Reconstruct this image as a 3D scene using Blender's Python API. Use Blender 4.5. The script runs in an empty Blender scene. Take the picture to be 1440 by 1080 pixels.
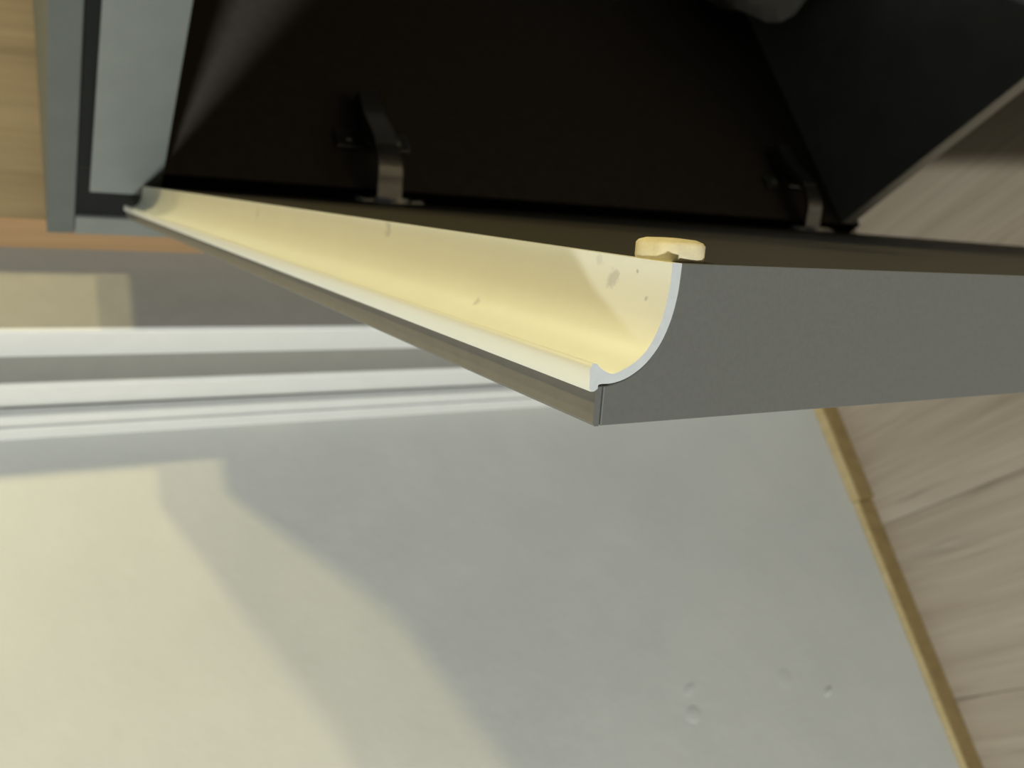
import bpy, bmesh, math, random
from mathutils import Vector, Matrix
random.seed(7)
S = bpy.context.scene
C = S.collection
ZO = 0.785                                   # height of the door's top edge above the floor

# ------------------------------------------------------------------ camera
F_PX = 1218.65                               # focal length for a 1440 px wide frame
CAM = Vector((0.45058, -0.34320, 0.05672 + ZO))
RX = Vector((0.4270159545812819, -0.24416337410772515, -0.8706558569706905))     # picture right
RY = Vector((-0.4322629868899986, -0.9008321891572065, 0.0406211415788752))      # picture down
RZ = Vector((-0.7942330166254568, 0.35900642573993713, -0.49021250655145615))    # view direction
cd = bpy.data.cameras.new('camera')
cam = bpy.data.objects.new('camera', cd)
C.objects.link(cam)
cd.sensor_fit = 'HORIZONTAL'
cd.sensor_width = 36.0
cd.lens = 36.0 * F_PX / 1440.0
cd.clip_start = 0.005
m = Matrix.Identity(4)
for i in range(3):
    m[i][0] = RX[i]; m[i][1] = -RY[i]; m[i][2] = -RZ[i]; m[i][3] = CAM[i]
cam.matrix_world = m
cd.dof.use_dof = True
cd.dof.focus_distance = 0.105
cd.dof.aperture_fstop = cd.lens / 0.75
S.camera = cam

# ------------------------------------------------------------------ world, light, exposure
S.view_settings.view_transform = 'Standard'
S.view_settings.look = 'None'
S.view_settings.gamma = 1.0
S.view_settings.use_curve_mapping = False
S.view_settings.exposure = 0.0
w = bpy.data.worlds.new('room_light'); S.world = w
w.use_nodes = True
w.node_tree.nodes['Background'].inputs[0].default_value = (0.95, 1.0, 0.98, 1)
w.node_tree.nodes['Background'].inputs[1].default_value = 0.06

def area(name, loc, target, size, sizey, power, col):
    d = bpy.data.lights.new(name, 'AREA'); d.shape = 'RECTANGLE'
    d.size = size; d.size_y = sizey; d.energy = power; d.color = col
    o = bpy.data.objects.new(name, d); C.objects.link(o)
    o.location = loc
    o.rotation_euler = (Vector(target) - Vector(loc)).to_track_quat('-Z', 'Y').to_euler()
    return o
def bulb(name, loc, power, col, r):
    d = bpy.data.lights.new(name, 'POINT'); d.energy = power; d.color = col; d.shadow_soft_size = r
    o = bpy.data.objects.new(name, d); C.objects.link(o); o.location = loc
    return o
# daylight from the window behind the photographer
area('window_daylight', (1.185, -2.175, ZO + 0.79), (0, 0, ZO), 0.14, 0.20, 66, (0.97, 1.0, 0.97))
# two warm kitchen lamps above and beyond the worktop
bulb('worktop_lamp', (0.78, 0.56, ZO + 0.60), 33, (1.0, 0.86, 0.45), 0.030)
bulb('counter_lamp', (1.36, 1.00, ZO + 0.60), 54, (1.0, 0.86, 0.45), 0.040)

# ------------------------------------------------------------------ materials
def nmat(name):
    mt = bpy.data.materials.new(name); mt.use_nodes = True
    nt = mt.node_tree
    return mt, nt, nt.nodes['Principled BSDF']
def node(nt, t, **kw):
    n = nt.nodes.new(t)
    for k, v in kw.items():
        if k in n.inputs: n.inputs[k].default_value = v
        else: setattr(n, k, v)
    return n
def coords(nt, scale=(1, 1, 1), loc=(0, 0, 0)):
    tc = nt.nodes.new('ShaderNodeTexCoord'); mp = nt.nodes.new('ShaderNodeMapping')
    mp.inputs['Scale'].default_value = scale; mp.inputs['Location'].default_value = loc
    nt.links.new(tc.outputs['Object'], mp.inputs['Vector'])
    return mp.outputs['Vector']
def ramp(nt, fac, stops):
    r = nt.nodes.new('ShaderNodeValToRGB')
    els = r.color_ramp.elements
    while len(els) < len(stops): els.new(0.5)
    for el, (p, c) in zip(els, stops):
        el.position = p; el.color = (c[0], c[1], c[2], 1)
    nt.links.new(fac, r.inputs['Fac'])
    return r.outputs['Color']
def simple(name, col, rough=0.5, metal=0.0, var=0.08, scale=60, bump=0.0, bscale=400, bdist=0.0005, spec=0.5):
    mt, nt, b = nmat(name)
    v = coords(nt)
    n = node(nt, 'ShaderNodeTexNoise', Scale=scale, Detail=4.0)
    nt.links.new(v, n.inputs['Vector'])
    c0 = [x * (1 - var) for x in col]; c1 = [min(1, x * (1 + var)) for x in col]
    nt.links.new(ramp(nt, n.outputs['Fac'], [(0.3, c0), (0.7, c1)]), b.inputs['Base Color'])
    b.inputs['Roughness'].default_value = rough; b.inputs['Metallic'].default_value = metal
    b.inputs['Specular IOR Level'].default_value = spec
    if bump:
        n2 = node(nt, 'ShaderNodeTexNoise', Scale=bscale, Detail=3.0)
        nt.links.new(v, n2.inputs['Vector'])
        bp = node(nt, 'ShaderNodeBump', Strength=bump, Distance=bdist)
        nt.links.new(n2.outputs['Fac'], bp.inputs['Height']); nt.links.new(bp.outputs['Normal'], b.inputs['Normal'])
    return mt
def wood(name, axis, dark, mid, light, scale=1.0, rough=0.55, cracks=0.0):
    """oak grain drawn out along one axis"""
    mt, nt, b = nmat(name)
    st = {'x': (1.1, 15, 15), 'z': (15, 15, 1.1)}[axis]
    fine = {'x': (8, 240, 240), 'z': (240, 240, 8)}[axis]
    v = coords(nt, [q * scale for q in st]); vf = coords(nt, [q * scale for q in fine])
    info = nt.nodes.new('ShaderNodeObjectInfo')
    n1 = node(nt, 'ShaderNodeTexNoise', Scale=1.6, Detail=7.0, Roughness=0.62, Distortion=1.4)
    n1.noise_dimensions = '4D'
    mlt = node(nt, 'ShaderNodeMath', operation='MULTIPLY'); mlt.inputs[1].default_value = 37.0
    nt.links.new(info.outputs['Random'], mlt.inputs[0]); nt.links.new(mlt.outputs[0], n1.inputs['W'])
    nt.links.new(v, n1.inputs['Vector'])
    base = ramp(nt, n1.outputs['Fac'], [(0.30, dark), (0.47, mid), (0.68, light)])
    n2 = node(nt, 'ShaderNodeTexNoise', Scale=1.0, Detail=4.0, Roughness=0.6)
    nt.links.new(vf, n2.inputs['Vector'])
    fg = ramp(nt, n2.outputs['Fac'], [(0.35, (0.78, 0.77, 0.75)), (0.65, (1.06, 1.06, 1.06))])
    mx = node(nt, 'ShaderNodeMix', data_type='RGBA', blend_type='MULTIPLY'); mx.inputs['Factor'].default_value = 0.5
    nt.links.new(base, mx.inputs[6]); nt.links.new(fg, mx.inputs[7])
    out = mx.outputs[2]
    if cracks:
        n3 = node(nt, 'ShaderNodeTexNoise', Scale=2.2, Detail=5.0, Roughness=0.55, Distortion=2.2)
        nt.links.new(v, n3.inputs['Vector'])
        ck = ramp(nt, n3.outputs['Fac'], [(0.30, (0.42, 0.40, 0.38)), (0.385, (1, 1, 1))])
        m2 = node(nt, 'ShaderNodeMix', data_type='RGBA', blend_type='MULTIPLY'); m2.inputs['Factor'].default_value = cracks
        nt.links.new(out, m2.inputs[6]); nt.links.new(ck, m2.inputs[7]); out = m2.outputs[2]
    nt.links.new(out, b.inputs['Base Color'])
    b.inputs['Roughness'].default_value = rough
    bp = node(nt, 'ShaderNodeBump', Strength=0.15, Distance=0.0004)
    nt.links.new(n2.outputs['Fac'], bp.inputs['Height']); nt.links.new(bp.outputs['Normal'], b.inputs['Normal'])
    return mt

M = {}
M['floor'] = wood('oak_laminate', 'x', (0.30, 0.245, 0.175), (0.38, 0.315, 0.235), (0.45, 0.385, 0.30), 0.55, 0.5, 0.45)
M['oak'] = wood('oak_board', 'z', (0.09, 0.064, 0.039), (0.125, 0.092, 0.059), (0.155, 0.118, 0.077), 1.0, 0.5)
M['skirt'] = wood('golden_oak_strip', 'x', (0.19, 0.13, 0.05), (0.25, 0.175, 0.07), (0.30, 0.215, 0.09), 1.0, 0.45)
M['white'] = simple('white_paint', (0.63, 0.63, 0.60), 0.4, var=0.02)
M['trimshade'] = simple('shaded_white_paint', (0.29, 0.285, 0.255), 0.6, var=0.03)  # white casing with the shade of its broad faces in the colour
M['pale'] = simple('grazed_white_paint', (0.42, 0.43, 0.42), 0.6, var=0.03)  # same casing, weaker painted shade for the step next to the wall
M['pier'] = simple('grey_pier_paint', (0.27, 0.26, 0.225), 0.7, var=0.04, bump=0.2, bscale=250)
M['dark'] = simple('anthracite_board', (0.088, 0.090, 0.083), 0.5, var=0.05, scale=1500, bump=0.10, bscale=2500, bdist=0.0001, spec=0.35)
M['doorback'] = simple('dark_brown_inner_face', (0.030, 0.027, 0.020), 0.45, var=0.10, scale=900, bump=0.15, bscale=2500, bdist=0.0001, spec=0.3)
M['floorboard'] = simple('grey_base_board', (0.36, 0.375, 0.35), 0.5, var=0.10, scale=25)
M['palestrip'] = simple('pale_grey_edging', (0.58, 0.58, 0.54), 0.5, var=0.04)
M['oaklit'] = wood('lit_oak_edging', 'z', (0.24, 0.145, 0.07), (0.30, 0.185, 0.09), (0.35, 0.22, 0.11))  # oak made brighter: light on the board's front put into the colour
M['skirtlit'] = wood('lit_oak_edge', 'x', (0.42, 0.32, 0.15), (0.50, 0.39, 0.19), (0.55, 0.44, 0.23))  # skirting oak made paler to paint light on its top
M['inside'] = simple('dark_interior_board', (0.072, 0.061, 0.051), 0.7, var=0.08, scale=120, spec=0.15)
M['black'] = simple('black_edging', (0.007, 0.008, 0.008), 0.6, var=0.05, spec=0.15)
M['grey'] = simple('grey_laminate', (0.138, 0.150, 0.140), 0.5, var=0.04)
M['slab'] = simple('slate_grey_worktop', (0.076, 0.085, 0.078), 0.5, var=0.05)
M['nickel'] = simple('nickel_plated_steel', (0.30, 0.30, 0.29), 0.38, 1.0, var=0.05)
M['bump'] = simple('beige_felt', (0.50, 0.44, 0.28), 0.7, var=0.10, scale=500, bump=0.4, bscale=1500, bdist=0.0002)
M['bag'] = simple('grey_polythene', (0.80, 0.81, 0.79), 0.35, var=0.15, scale=40)
M['tape'] = simple('olive_grey_edge_tape', (0.13, 0.122, 0.10), 0.5, var=0.06, scale=300, bump=0.2, bscale=900, bdist=0.0002)

def wall_paint():
    mt, nt, b = nmat('grey_wall_paint')
    v = coords(nt)
    n = node(nt, 'ShaderNodeTexNoise', Scale=9.0, Detail=5.0, Roughness=0.6); nt.links.new(v, n.inputs['Vector'])
    nt.links.new(ramp(nt, n.outputs['Fac'], [(0.3, (0.455, 0.465, 0.44)), (0.7, (0.50, 0.505, 0.475))]), b.inputs['Base Color'])
    b.inputs['Roughness'].default_value = 0.75
    n2 = node(nt, 'ShaderNodeTexNoise', Scale=120.0, Detail=4.0, Roughness=0.6); nt.links.new(v, n2.inputs['Vector'])
    n3 = node(nt, 'ShaderNodeTexNoise', Scale=14.0, Detail=2.0); nt.links.new(v, n3.inputs['Vector'])
    b1 = node(nt, 'ShaderNodeBump', Strength=0.35, Distance=0.0012); nt.links.new(n2.outputs['Fac'], b1.inputs['Height'])
    b2 = node(nt, 'ShaderNodeBump', Strength=0.15, Distance=0.006); nt.links.new(n3.outputs['Fac'], b2.inputs['Height'])
    nt.links.new(b1.outputs['Normal'], b2.inputs['Normal']); nt.links.new(b2.outputs['Normal'], b.inputs['Normal'])
    return mt
M['wall'] = wall_paint()

def alu():
    """satin anodised aluminium with a few greasy finger marks"""
    mt, nt, b = nmat('satin_aluminium')
    v = coords(nt)
    n = node(nt, 'ShaderNodeTexNoise', Scale=90.0, Detail=5.0, Roughness=0.6); nt.links.new(v, n.inputs['Vector'])
    col = ramp(nt, n.outputs['Fac'], [(0.3, (0.86, 0.865, 0.78)), (0.7, (0.88, 0.885, 0.80))])
    for (p, rad, amt) in SMUDGES:
        d = node(nt, 'ShaderNodeVectorMath', operation='DISTANCE'); d.inputs[1].default_value = p
        nn = node(nt, 'ShaderNodeTexNoise', Scale=900.0, Detail=3.0); nt.links.new(v, nn.inputs['Vector'])
        tc = [q for q in nt.nodes if q.type == 'TEX_COORD'][0]
        nt.links.new(tc.outputs['Object'], d.inputs[0])
        dv = node(nt, 'ShaderNodeMath', operation='DIVIDE'); dv.inputs[1].default_value = rad
        nt.links.new(d.outputs['Value'], dv.inputs[0])
        ad = node(nt, 'ShaderNodeMath', operation='ADD'); nt.links.new(dv.outputs[0], ad.inputs[0]); nt.links.new(nn.outputs['Fac'], ad.inputs[1])
        f = ramp(nt, ad.outputs[0], [(0.70, (1 - amt, 1 - amt, 1 - amt * 0.9)), (0.98, (1, 1, 1))])
        mx = node(nt, 'ShaderNodeMix', data_type='RGBA', blend_type='MULTIPLY'); mx.inputs['Factor'].default_value = 1.0
        nt.links.new(col, mx.inputs[6]); nt.links.new(f, mx.inputs[7]); col = mx.outputs[2]
    nt.links.new(col, b.inputs['Base Color'])
    b.inputs['Metallic'].default_value = 0.55; b.inputs['Roughness'].default_value = 0.42
    n2 = node(nt, 'ShaderNodeTexNoise', Scale=2500.0, Detail=2.0); nt.links.new(v, n2.inputs['Vector'])
    bp = node(nt, 'ShaderNodeBump', Strength=0.12, Distance=0.0001)
    nt.links.new(n2.outputs['Fac'], bp.inputs['Height']); nt.links.new(bp.outputs['Normal'], b.inputs['Normal'])
    return mt

# ------------------------------------------------------------------ mesh helpers (world coordinates, z measured from the floor)
def link(name, bm, mat, parent=None, smooth=False, kind=None, bevel=0.0, seg=2):
    bmesh.ops.recalc_face_normals(bm, faces=bm.faces)
    if bevel:
        bmesh.ops.bevel(bm, geom=[e for e in bm.edges if e.is_manifold and e.calc_face_angle(0) > 0.7], offset=bevel, segments=seg, affect='EDGES', profile=0.5)
    me = bpy.data.meshes.new(name)
    bm.to_mesh(me); bm.free()
    o = bpy.data.objects.new(name, me)
    # origin at the mesh's own foot
    xs = [v.co for v in me.vertices]
    base = Vector(((min(p.x for p in xs) + max(p.x for p in xs)) / 2, (min(p.y for p in xs) + max(p.y for p in xs)) / 2, min(p.z for p in xs)))
    me.transform(Matrix.Translation(-base))
    C.objects.link(o)
    o.location = base
    if parent is not None:
        o.parent = parent
        off = Vector((0, 0, 0)); p = parent
        while p is not None: off += p.location; p = p.parent
        o.location = base - off
    me.materials.append(mat)
    if smooth:
        for p in me.polygons: p.use_smooth = True
    if kind: o['kind'] = kind
    return o
def bx(bm, x0, x1, y0, y1, z0, z1, mtx=None):
    r = bmesh.ops.create_cube(bm, size=1.0)
    for v in r['verts']:
        v.co = Vector((x0 + (v.co.x + .5) * (x1 - x0), y0 + (v.co.y + .5) * (y1 - y0), z0 + (v.co.z + .5) * (z1 - z0)))
        if mtx is not None: v.co = mtx @ v.co
    return r['verts']
def box(name, b, mat, parent=None, bevel=0.0006, kind=None, mtx=None, seg=2):
    bm = bmesh.new(); bx(bm, *b, mtx=mtx)
    return link(name, bm, mat, parent, kind=kind, bevel=bevel, seg=seg)
def extrude(name, pts0, pts1, mat, parent=None, smooth_angle=None, kind=None):
    """solid between two matching closed outlines (lists of Vectors)"""
    bm = bmesh.new()
    a = [bm.verts.new(p) for p in pts0]; b = [bm.verts.new(p) for p in pts1]
    n = len(a)
    for i in range(n): bm.faces.new((a[i], a[(i + 1) % n], b[(i + 1) % n], b[i]))
    bm.faces.new(a); bm.faces.new(b[::-1])
    o = link(name, bm, mat, parent, kind=kind)
    if smooth_angle:
        for p in o.data.polygons: p.use_smooth = (len(p.vertices) == 4)
        o.data.set_sharp_from_angle(angle=smooth_angle)
    return o
def thing(name, label, cat, loc, group=None):
    o = bpy.data.objects.new(name, None); C.objects.link(o)
    o.location = loc; o.empty_display_size = 0.1
    o['label'] = label; o['category'] = cat
    if group: o['group'] = group
    return o
def tag(o, label, cat, group=None):
    o['label'] = label; o['category'] = cat
    if group: o['group'] = group
    return o
def catmull(pts, n=5):
    out = []
    P = [pts[0]] + pts + [pts[-1]]
    for i in range(1, len(P) - 2):
        p0, p1, p2, p3 = P[i - 1], P[i], P[i + 1], P[i + 2]
        for k in range(n):
            t = k / n
            out.append(tuple(0.5 * (2 * p1[j] + (p2[j] - p0[j]) * t + (2 * p0[j] - 5 * p1[j] + 4 * p2[j] - p3[j]) * t * t + (3 * p1[j] - p0[j] - 3 * p2[j] + p3[j]) * t ** 3) for j in range(2)))
    out.append(tuple(pts[-1]))
    return out

# ------------------------------------------------------------------ the setting
XW = -0.229                                   # face of the left wall
floor = box('floor', (-0.40, 3.0, -3.0, 2.4, -0.06, -0.008), M['floor'], None, 0, 'structure')
PW = 0.192
y = -0.237 - PW * 14
row = 0
while y < 2.35:
    x = -0.26 - random.random() * 0.0
    first = [0.9, 1.26, 0.55, 1.1][row % 4]
    x1 = x + first
    while x < 2.95:
        box('plank', (x, min(x1, 2.95), y + 0.0002, y + PW - 0.0002, -0.008, 0.0), M['floor'], floor, 0.0005, seg=1)
        x = x1 + 0.0003; x1 = x + 1.26
    y += PW; row += 1
wall = box('wall_left', (XW - 0.14, XW, -3.0, 2.4, 0.0, 2.6), M['wall'], None, 0, 'structure')
box('wall_back', (XW, 3.0, 2.30, 2.44, 0.0, 2.6), M['wall'], None, 0, 'structure')
# small lumps under the paint
def lump(loc, ry, rz, h, rot):
    bm = bmesh.new()
    bmesh.ops.create_uvsphere(bm, u_segments=16, v_segments=10, radius=1.0)
    R = Matrix.Rotation(rot, 3, 'X')
    for v in bm.verts:
        q = R @ Vector((0, v.co.y * ry, v.co.z * rz))
        v.co = Vector((XW - 0.0004 + v.co.x * h, loc[0] + q.y, loc[1] + q.z))
    o = link('paint_lump', bm, M['wall'], wall, smooth=True)
# pier and stepped white casing (each step comes further out of the wall towards the kitchen)
def prism_xy(name, poly, z0, z1, mat, kind='structure', parent=None, flat=None):
    o = extrude(name, [Vector((a, b, z0)) for a, b in poly], [Vector((a, b, z1)) for a, b in poly], mat, parent, None, kind)
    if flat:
        o.data.materials.append(flat)                    # broad faces greyed: shade from grazing light put into the colour
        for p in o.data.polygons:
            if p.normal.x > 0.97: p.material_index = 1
    return o
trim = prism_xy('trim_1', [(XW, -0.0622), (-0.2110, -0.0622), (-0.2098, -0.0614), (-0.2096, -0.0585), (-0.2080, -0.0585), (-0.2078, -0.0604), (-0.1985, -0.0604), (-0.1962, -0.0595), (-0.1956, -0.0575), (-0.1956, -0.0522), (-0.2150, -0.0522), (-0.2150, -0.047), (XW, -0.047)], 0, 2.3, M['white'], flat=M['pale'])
prism_xy('trim_2', [(XW, -0.0470), (-0.2149, -0.0470), (-0.2149, -0.0497), (-0.1675, -0.0497), (-0.1655, -0.0488), (-0.1648, -0.047), (-0.1648, -0.0262), (XW, -0.0262)], 0, 2.3, M['white'], flat=M['trimshade'])
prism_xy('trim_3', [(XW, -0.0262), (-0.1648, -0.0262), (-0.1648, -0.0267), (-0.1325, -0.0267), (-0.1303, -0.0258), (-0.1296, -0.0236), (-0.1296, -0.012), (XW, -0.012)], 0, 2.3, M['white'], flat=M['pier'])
box('wall_pier', (XW, -0.12965, -0.012, 0.62, 0.0, 2.6), M['pier'], None, 0.0, 'structure')
# golden skirting strips, two lengths butted together
box('baseboard_left', (XW, XW + 0.0135, -0.205, -0.0625, 0.0, 0.0225), M['skirt'], None, 0.0006, 'structure')
box('lit_top_edge', (XW, XW + 0.0120, -0.205, -0.0625, 0.0226, 0.0246), M['skirtlit'], bpy.data.objects['baseboard_left'], 0.0006)  # thin cap whose lighter colour stands for light on the strip's top
box('baseboard_left_length', (XW, XW + 0.0095, -3.0, -0.2055, 0.0, 0.0210), M['skirt'], None, 0.0006, 'structure')
box('lit_top_edge', (XW, XW + 0.0080, -3.0, -0.2055, 0.0211, 0.0232), M['skirtlit'], bpy.data.objects['baseboard_left_length'], 0.0009)  # same cap on the long strip, light painted as paler oak

# tall oak board standing on the pier beside the cabinet
oakp = tag(box('tall_oak_panel', (-0.1295, -0.0965, 0.0407, 0.60, 0.0, 2.1), M['oak'], None, 0.0006), 'tall warm oak board on the wall behind the slate worktop end', 'panel')
box('edge_band', (-0.1295, -0.0965, 0.0397, 0.0406, 0.0, 2.1), M['oaklit'], oakp, 0.0002)  # front face as a separate layer, its lit tone painted in

# ------------------------------------------------------------------ the cabinet
W, H, T = 0.48744, 0.645, 0.0190
TH = math.radians(37.849)
ev = Vector((math.cos(TH), -math.sin(TH), 0)); nv = Vector((-math.sin(TH), -math.cos(TH), 0))
def D(s, u, h):            # door coordinates: s from the hinge edge, u from the inner face outwards, h below the top
    return ev * s + nv * u + Vector((0, 0, ZO - h))
cab = thing('base_cabinet', 'dark kitchen base cabinet under the slate worktop with its door ajar', 'cabinet', (0.2455, 0.28, 0.0))
XS = 0.0135
sp = box('side_panel', (-0.0045, XS, 0.0, 0.56, ZO - 0.625, ZO + 0.0255), M['inside'], cab)
box('edge_band', (-0.0045, XS, -0.0007, -0.0001, ZO - 0.625, ZO + 0.0255), M['black'], sp, 0.0002)
box('side_panel', (0.4775, 0.4955, 0.0, 0.56, ZO - 0.625, ZO + 0.0255), M['inside'], cab)
box('back_panel', (XS, 0.4775, 0.545, 0.553, ZO - 0.60, ZO + 0.0255), M['inside'], cab)
bb = box('bottom_board', (XS, 0.4775, 0.001, 0.545, ZO - 0.6145, ZO - 0.600), M['floorboard'], cab, 0.0003)
box('edge_band', (XS + 0.0003, 0.4772, 0.0, 0.0009, ZO - 0.6145, ZO - 0.600), M['palestrip'], bb, 0.0002)
rail = box('front_rail', (-0.0060, 0.4955, -0.0019, -0.0009, ZO - 0.0190, ZO + 0.0190), M['grey'], cab, 0.0003)
box('rail_board', (XS, 0.4775, 0.0002, 0.018, ZO - 0.0188, ZO + 0.0255), M['black'], cab, 0.0003)  # blackened and raised to paint the shade in the gap under the worktop
box('filler_panel', (-0.0340, -0.0064, 0.002, 0.55, ZO - 0.615, ZO + 0.0255), M['black'], cab, 0.0003)
ep = box('end_panel', (-0.0520, -0.0344, 0.001, 0.56, ZO - 0.615, ZO + 0.0255), M['dark'], cab, 0.0004)
box('edge_band', (-0.0519, -0.0345, 0.0, 0.0009, ZO - 0.615, ZO + 0.0255), M['grey'], ep, 0.0002)
box('plinth', (-0.0045, 0.4955, 0.125, 0.141, 0.0, ZO - 0.63), M['black'], cab)
def lathe(name, prof, c, mat, parent, seg=20):
    bm = bmesh.new(); rings = []
    for r, z in prof:
        rings.append([bm.verts.new((c[0] + r * math.cos(2 * math.pi * k / seg), c[1] + r * math.sin(2 * math.pi * k / seg), c[2] + z)) for k in range(seg)])
    for a, b in zip(rings, rings[1:]):
        for k in range(seg): bm.faces.new((a[k], a[(k + 1) % seg], b[(k + 1) % seg], b[k]))
    bm.faces.new(rings[0][::-1]); bm.faces.new(rings[-1])
    return link(name, bm, mat, parent, smooth=True)
for lx in (0.04, 0.45):
    for ly in (0.165, 0.50):
        lathe('leg', [(0.024, 0.0), (0.024, 0.006), (0.014, 0.012), (0.014, 0.13), (0.03, 0.14), (0.03, 0.158)], (lx, ly, 0), M['black'], cab)

# worktop
tag(box('worktop', (-0.0520, 0.56, 0.0, 0.60, ZO + 0.0258, ZO + 0.0408), M['slab'], None, 0.0008), 'thin slate-grey worktop slab lying on the base cabinet', 'worktop')

# door: core with its top edge cut away for the handle
inner = catmull([(0.0, 8.85), (2.2, 8.9), (4.75, 8.6), (7.3, 7.95), (9.9, 6.6), (11.5, 4.9), (12.5, 2.9), (12.75, 1.7), (12.3, 0.55)], 5) + \
        catmull([(12.0, 0.05), (11.55, -0.45), (11.5, -0.95), (11.9, -1.25), (12.4, -1.32)], 4)[0:] + [(14.35, -1.20), (14.75, -0.95)]
outer = catmull([(14.75, -0.55), (14.45, -0.05), (13.95, 0.15), (13.85, 2.1), (13.2, 4.25), (11.7, 6.5), (9.4, 8.35), (6.6, 9.55), (3.6, 10.15), (0.6, 10.30), (0.0, 10.30)], 4)
prof = [(a / 1000, b / 1000) for a, b in inner + outer]
cut = [(0.0, 0.01062), (0.0036, 0.01047), (0.0067, 0.00985), (0.00957, 0.00862), (0.01195, 0.0067), (0.01347, 0.00435), (0.01415, 0.0021), (0.01425, 0.00108)]
cut = [(p[0], p[1]) for p in catmull(cut, 4)]
sect = cut + [(T, 0.00108), (T, H), (0.0, H)]
door = extrude('door', [D(W, a, b) for a, b in sect], [D(0, a, b) for a, b in sect], M['dark'], cab)
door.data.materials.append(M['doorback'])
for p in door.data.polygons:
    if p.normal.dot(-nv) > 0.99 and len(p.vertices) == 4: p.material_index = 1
bv = door.modifiers.new('soft_edges', 'BEVEL'); bv.width = 0.0002; bv.segments = 2; bv.limit_method = 'ANGLE'; bv.angle_limit = 1.0
# top edge tape along the front layer
tape = [(0.01475, 0.0), (T - 0.0004, 0.0), (T, 0.0003), (T, 0.00085), (0.01435, 0.00085), (0.01435, 0.0003)]
extrude('edge_band', [D(W, a, b) for a, b in tape], [D(0, a, b) for a, b in tape], M['tape'], door)
tp = door.children[-1]
tp.data.materials.append(M['dark'])
for p in tp.data.polygons:
    if len(p.vertices) > 4: p.material_index = 1
def dpt(s, u, h): return D(s, u / 1000, h / 1000)
SMUDGES = []
# handle profile
pts0 = [D(W + 0.0004, a, b) for a, b in prof]; pts1 = [D(0, a, b) for a, b in prof]
allp = pts0 + pts1
basec = Vector(((min(p.x for p in allp) + max(p.x for p in allp)) / 2, (min(p.y for p in allp) + max(p.y for p in allp)) / 2, min(p.z for p in allp)))
for (s, u, h, rad, amt) in [(W - 0.0108, 3.0, 8.8, 0.0032, 0.22), (W - 0.0035, 4.5, 8.6, 0.0009, 0.3), (W - 0.0060, 1.6, 8.9, 0.0006, 0.35), (W - 0.0890, 1.2, 8.9, 0.0040, 0.2), (W - 0.043, 10.2, 6.4, 0.0020, 0.2), (W - 0.014, 1.0, 8.9, 0.0020, 0.12), (W - 0.2, 3.0, 8.8, 0.005, 0.12)]:
    SMUDGES.append((tuple(dpt(s, u, h) - basec), rad, amt))
M['alu'] = alu()
handle = extrude('handle_profile', pts0, pts1, M['alu'], door, math.radians(35))
cutend = simple('sawn_aluminium_end', (0.50, 0.53, 0.55), 0.45, 0.3, var=0.04, scale=800)
handle.data.materials.append(cutend)
for p in handle.data.polygons:
    if len(p.vertices) > 4: p.material_index = 1
handle['label'] = 'satin aluminium grip profile along the top of the door'
# round bumper pad on the inner face
bm = bmesh.new()
rings = []
for r, u in [(0.0038, 0.0), (0.0039, 0.0004), (0.0039, 0.0021), (0.0036, 0.0025), (0.0028, 0.0028), (0.0012, 0.0029)]:
    ring = []
    for k in range(28):
        a = 2 * math.pi * k / 28
        ca, sa = math.cos(a), math.sin(a)
        sq = (abs(ca) ** 3.2 + abs(sa) ** 3.2) ** (-1 / 3.2)              # rounded square, cut by hand
        wob = sq * (1 + 0.03 * math.sin(3 * a + 1) + 0.02 * math.sin(5 * a))
        ring.append(bm.verts.new(D(W - 0.0048 + r * wob * ca, -u * 0.92, 0.0127 + r * 0.90 * wob * sa)))
    rings.append(ring)
for a, b in zip(rings, rings[1:]):
    for k in range(28): bm.faces.new((a[k], a[(k + 1) % 28], b[(k + 1) % 28], b[k]))
bm.faces.new(rings[0][::-1]); bm.faces.new(rings[-1])
pad = link('bumper_pad', bm, M['bump'], door, smooth=True)
pad['label'] = 'round beige bumper pad on the inner corner'

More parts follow.
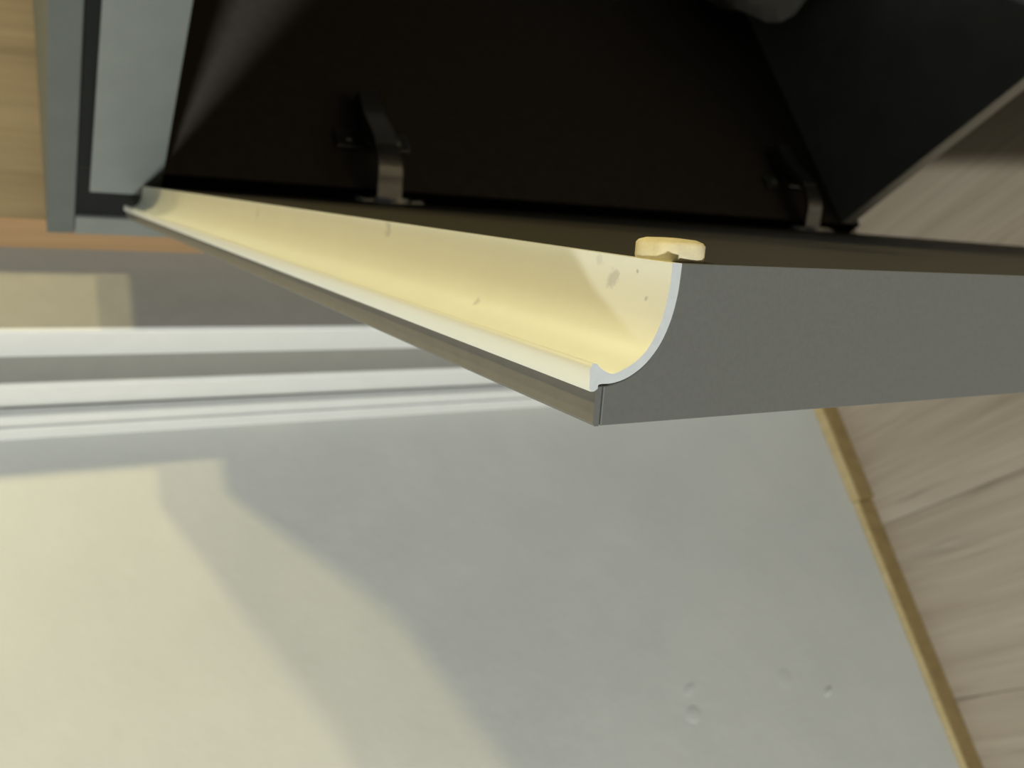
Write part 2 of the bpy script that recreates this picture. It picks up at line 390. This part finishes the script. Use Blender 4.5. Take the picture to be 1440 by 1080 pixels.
# concealed hinges
inn = -nv
def hinge(zc):
    c = ev * 0.0235
    def dr(s, u, h): return D(s, u, 0) + Vector((0, 0, -ZO + zc - h))
    # flange on the door: an oblong plate with rounded ends
    bm = bmesh.new(); top = []; bot = []
    for k in range(24):
        a = 2 * math.pi * k / 24
        dz = 0.0185 * (1 if math.sin(a) > 0 else -1) + 0.0062 * math.sin(a); ds = 0.0072 * math.cos(a)
        if abs(math.sin(a)) < 1e-6: dz = 0
        bot.append(bm.verts.new(D(0.0235 + ds, -0.0001, 0) + Vector((0, 0, zc - ZO + dz)))); top.append(bm.verts.new(D(0.0235 + ds, -0.0022, 0) + Vector((0, 0, zc - ZO + dz))))
    for k in range(24): bm.faces.new((bot[k], bot[(k + 1) % 24], top[(k + 1) % 24], top[k]))
    bm.faces.new(bot); bm.faces.new(top[::-1])
    fl = link('hinge', bm, M['nickel'], cab, bevel=0.0004, seg=1)
    # cup
    bm = bmesh.new(); r0 = []; r1 = []
    for k in range(24):
        a = 2 * math.pi * k / 24
        q = Vector((0, 0, zc - ZO + 0.0150 * math.sin(a)))
        r0.append(bm.verts.new(D(0.0235 + 0.0150 * math.cos(a), -0.0002, 0) + q)); r1.append(bm.verts.new(D(0.0235 + 0.0140 * math.cos(a), -0.0034, 0) + q * 1.0))
    for k in range(24): bm.faces.new((r0[k], r0[(k + 1) % 24], r1[(k + 1) % 24], r1[k]))
    bm.faces.new(r0); bm.faces.new(r1[::-1])
    link('hinge_cup', bm, M['nickel'], fl)
    # screws on the flange
    for sg in (-1, 1):
        bm = bmesh.new(); r0 = []; r1 = []
        for k in range(12):
            a = 2 * math.pi * k / 12
            q = Vector((0, 0, zc - ZO + sg * 0.0205 + 0.0030 * math.sin(a)))
            r0.append(bm.verts.new(D(0.0235 + 0.003 * math.cos(a), -0.002, 0) + q)); r1.append(bm.verts.new(D(0.0235 + 0.0022 * math.cos(a), -0.0032, 0) + q))
        for k in range(12): bm.faces.new((r0[k], r0[(k + 1) % 12], r1[(k + 1) % 12], r1[k]))
        bm.faces.new(r0); bm.faces.new(r1[::-1])
        link('screw', bm, M['nickel'], fl)
    # bent arm from the cup over to the mounting plate (plan view path, swept as a channel)
    p0 = ev * 0.0235 + inn * 0.002
    path = catmull([(p0.x, p0.y), (p0.x + inn.x * 0.010, p0.y + inn.y * 0.010), (0.0325, 0.004), (0.0345, 0.019), (0.031, 0.034), (0.0265, 0.048), (0.0252, 0.060), (0.0250, 0.071)], 4)
    bm = bmesh.new(); prev = None
    for i, (a, b) in enumerate(path):
        j0 = path[max(0, i - 1)]; j1 = path[min(len(path) - 1, i + 1)]
        t = Vector((j1[0] - j0[0], j1[1] - j0[1], 0)).normalized(); nn = Vector((t.y, -t.x, 0))
        f = i / (len(path) - 1)
        hw = 0.0085 - 0.0015 * f; th = 0.0016 if f < 0.45 else 0.0030
        c0 = Vector((a, b, zc))
        ring = [bm.verts.new(c0 + nn * th + Vector((0, 0, hw))), bm.verts.new(c0 + nn * th - Vector((0, 0, hw))), bm.verts.new(c0 - nn * th - Vector((0, 0, hw))), bm.verts.new(c0 - nn * th + Vector((0, 0, hw)))]
        if prev:
            for k in range(4): bm.faces.new((prev[k], prev[(k + 1) % 4], ring[(k + 1) % 4], ring[k]))
        else: bm.faces.new(ring[::-1])
        prev = ring
    bm.faces.new(prev)
    link('hinge_arm', bm, M['nickel'], fl)
    # cross-shaped mounting plate on the cabinet side, with its two screws
    bm = bmesh.new()
    bx(bm, XS + 0.0001, XS + 0.0085, 0.030, 0.074, zc - 0.0065, zc + 0.0065)
    link('mounting_plate', bm, M['nickel'], fl, bevel=0.0006, seg=1)
    for sg in (-1, 1):
        box('plate_wing', (XS + 0.0001, XS + 0.0030, 0.031, 0.045, zc + sg * 0.016 - 0.0098, zc + sg * 0.016 + 0.0098), M['nickel'], fl, 0.0006)
        bm = bmesh.new()
        bmesh.ops.create_uvsphere(bm, u_segments=12, v_segments=6, radius=0.0035)
        for v in bm.verts: v.co = Vector((XS + 0.003 + max(v.co.x, -0.0005) * 0.6, 0.038 + v.co.y, zc + sg * 0.017 + v.co.z))
        link('screw', bm, M['nickel'], fl, smooth=True)
hinge(ZO - 0.155)
hinge(ZO - 0.547)

# crumpled bag at the back of the bottom board
bm = bmesh.new()
bmesh.ops.create_icosphere(bm, subdivisions=4, radius=1.0)
rr = random.Random(3)
ks = [(Vector((rr.uniform(-1, 1), rr.uniform(-1, 1), rr.uniform(-1, 1))).normalized(), rr.uniform(2.5, 8), rr.uniform(0, 6)) for _ in range(9)]
for v in bm.verts:
    d = v.co.normalized()
    r = 1 + sum(0.055 * abs(math.sin(k * d.dot(a) + ph)) for a, k, ph in ks) - 0.2
    q = d * r
    v.co = Vector((0.125 + q.x * 0.085, 0.268 + q.y * 0.090, ZO - 0.600 + max(0.0004, 0.055 + q.z * 0.066)))
tag(link('plastic_bag', bm, M['bag']), 'crumpled pale grey bag inside the open base cabinet', 'bag')

# lumps in the wall paint
for (a, b, ry, rz, h, ro) in [(-0.350, ZO - 0.461, 0.005, 0.010, 0.0009, 0.4), (-0.371, ZO - 0.4565, 0.008, 0.009, 0.0011, 0.2), (-0.3857, ZO - 0.6248, 0.0035, 0.007, 0.0015, 0.5), (-0.364, ZO - 0.576, 0.012, 0.012, 0.0008, 0)]:
    lump((a, b), ry, rz, h, ro)
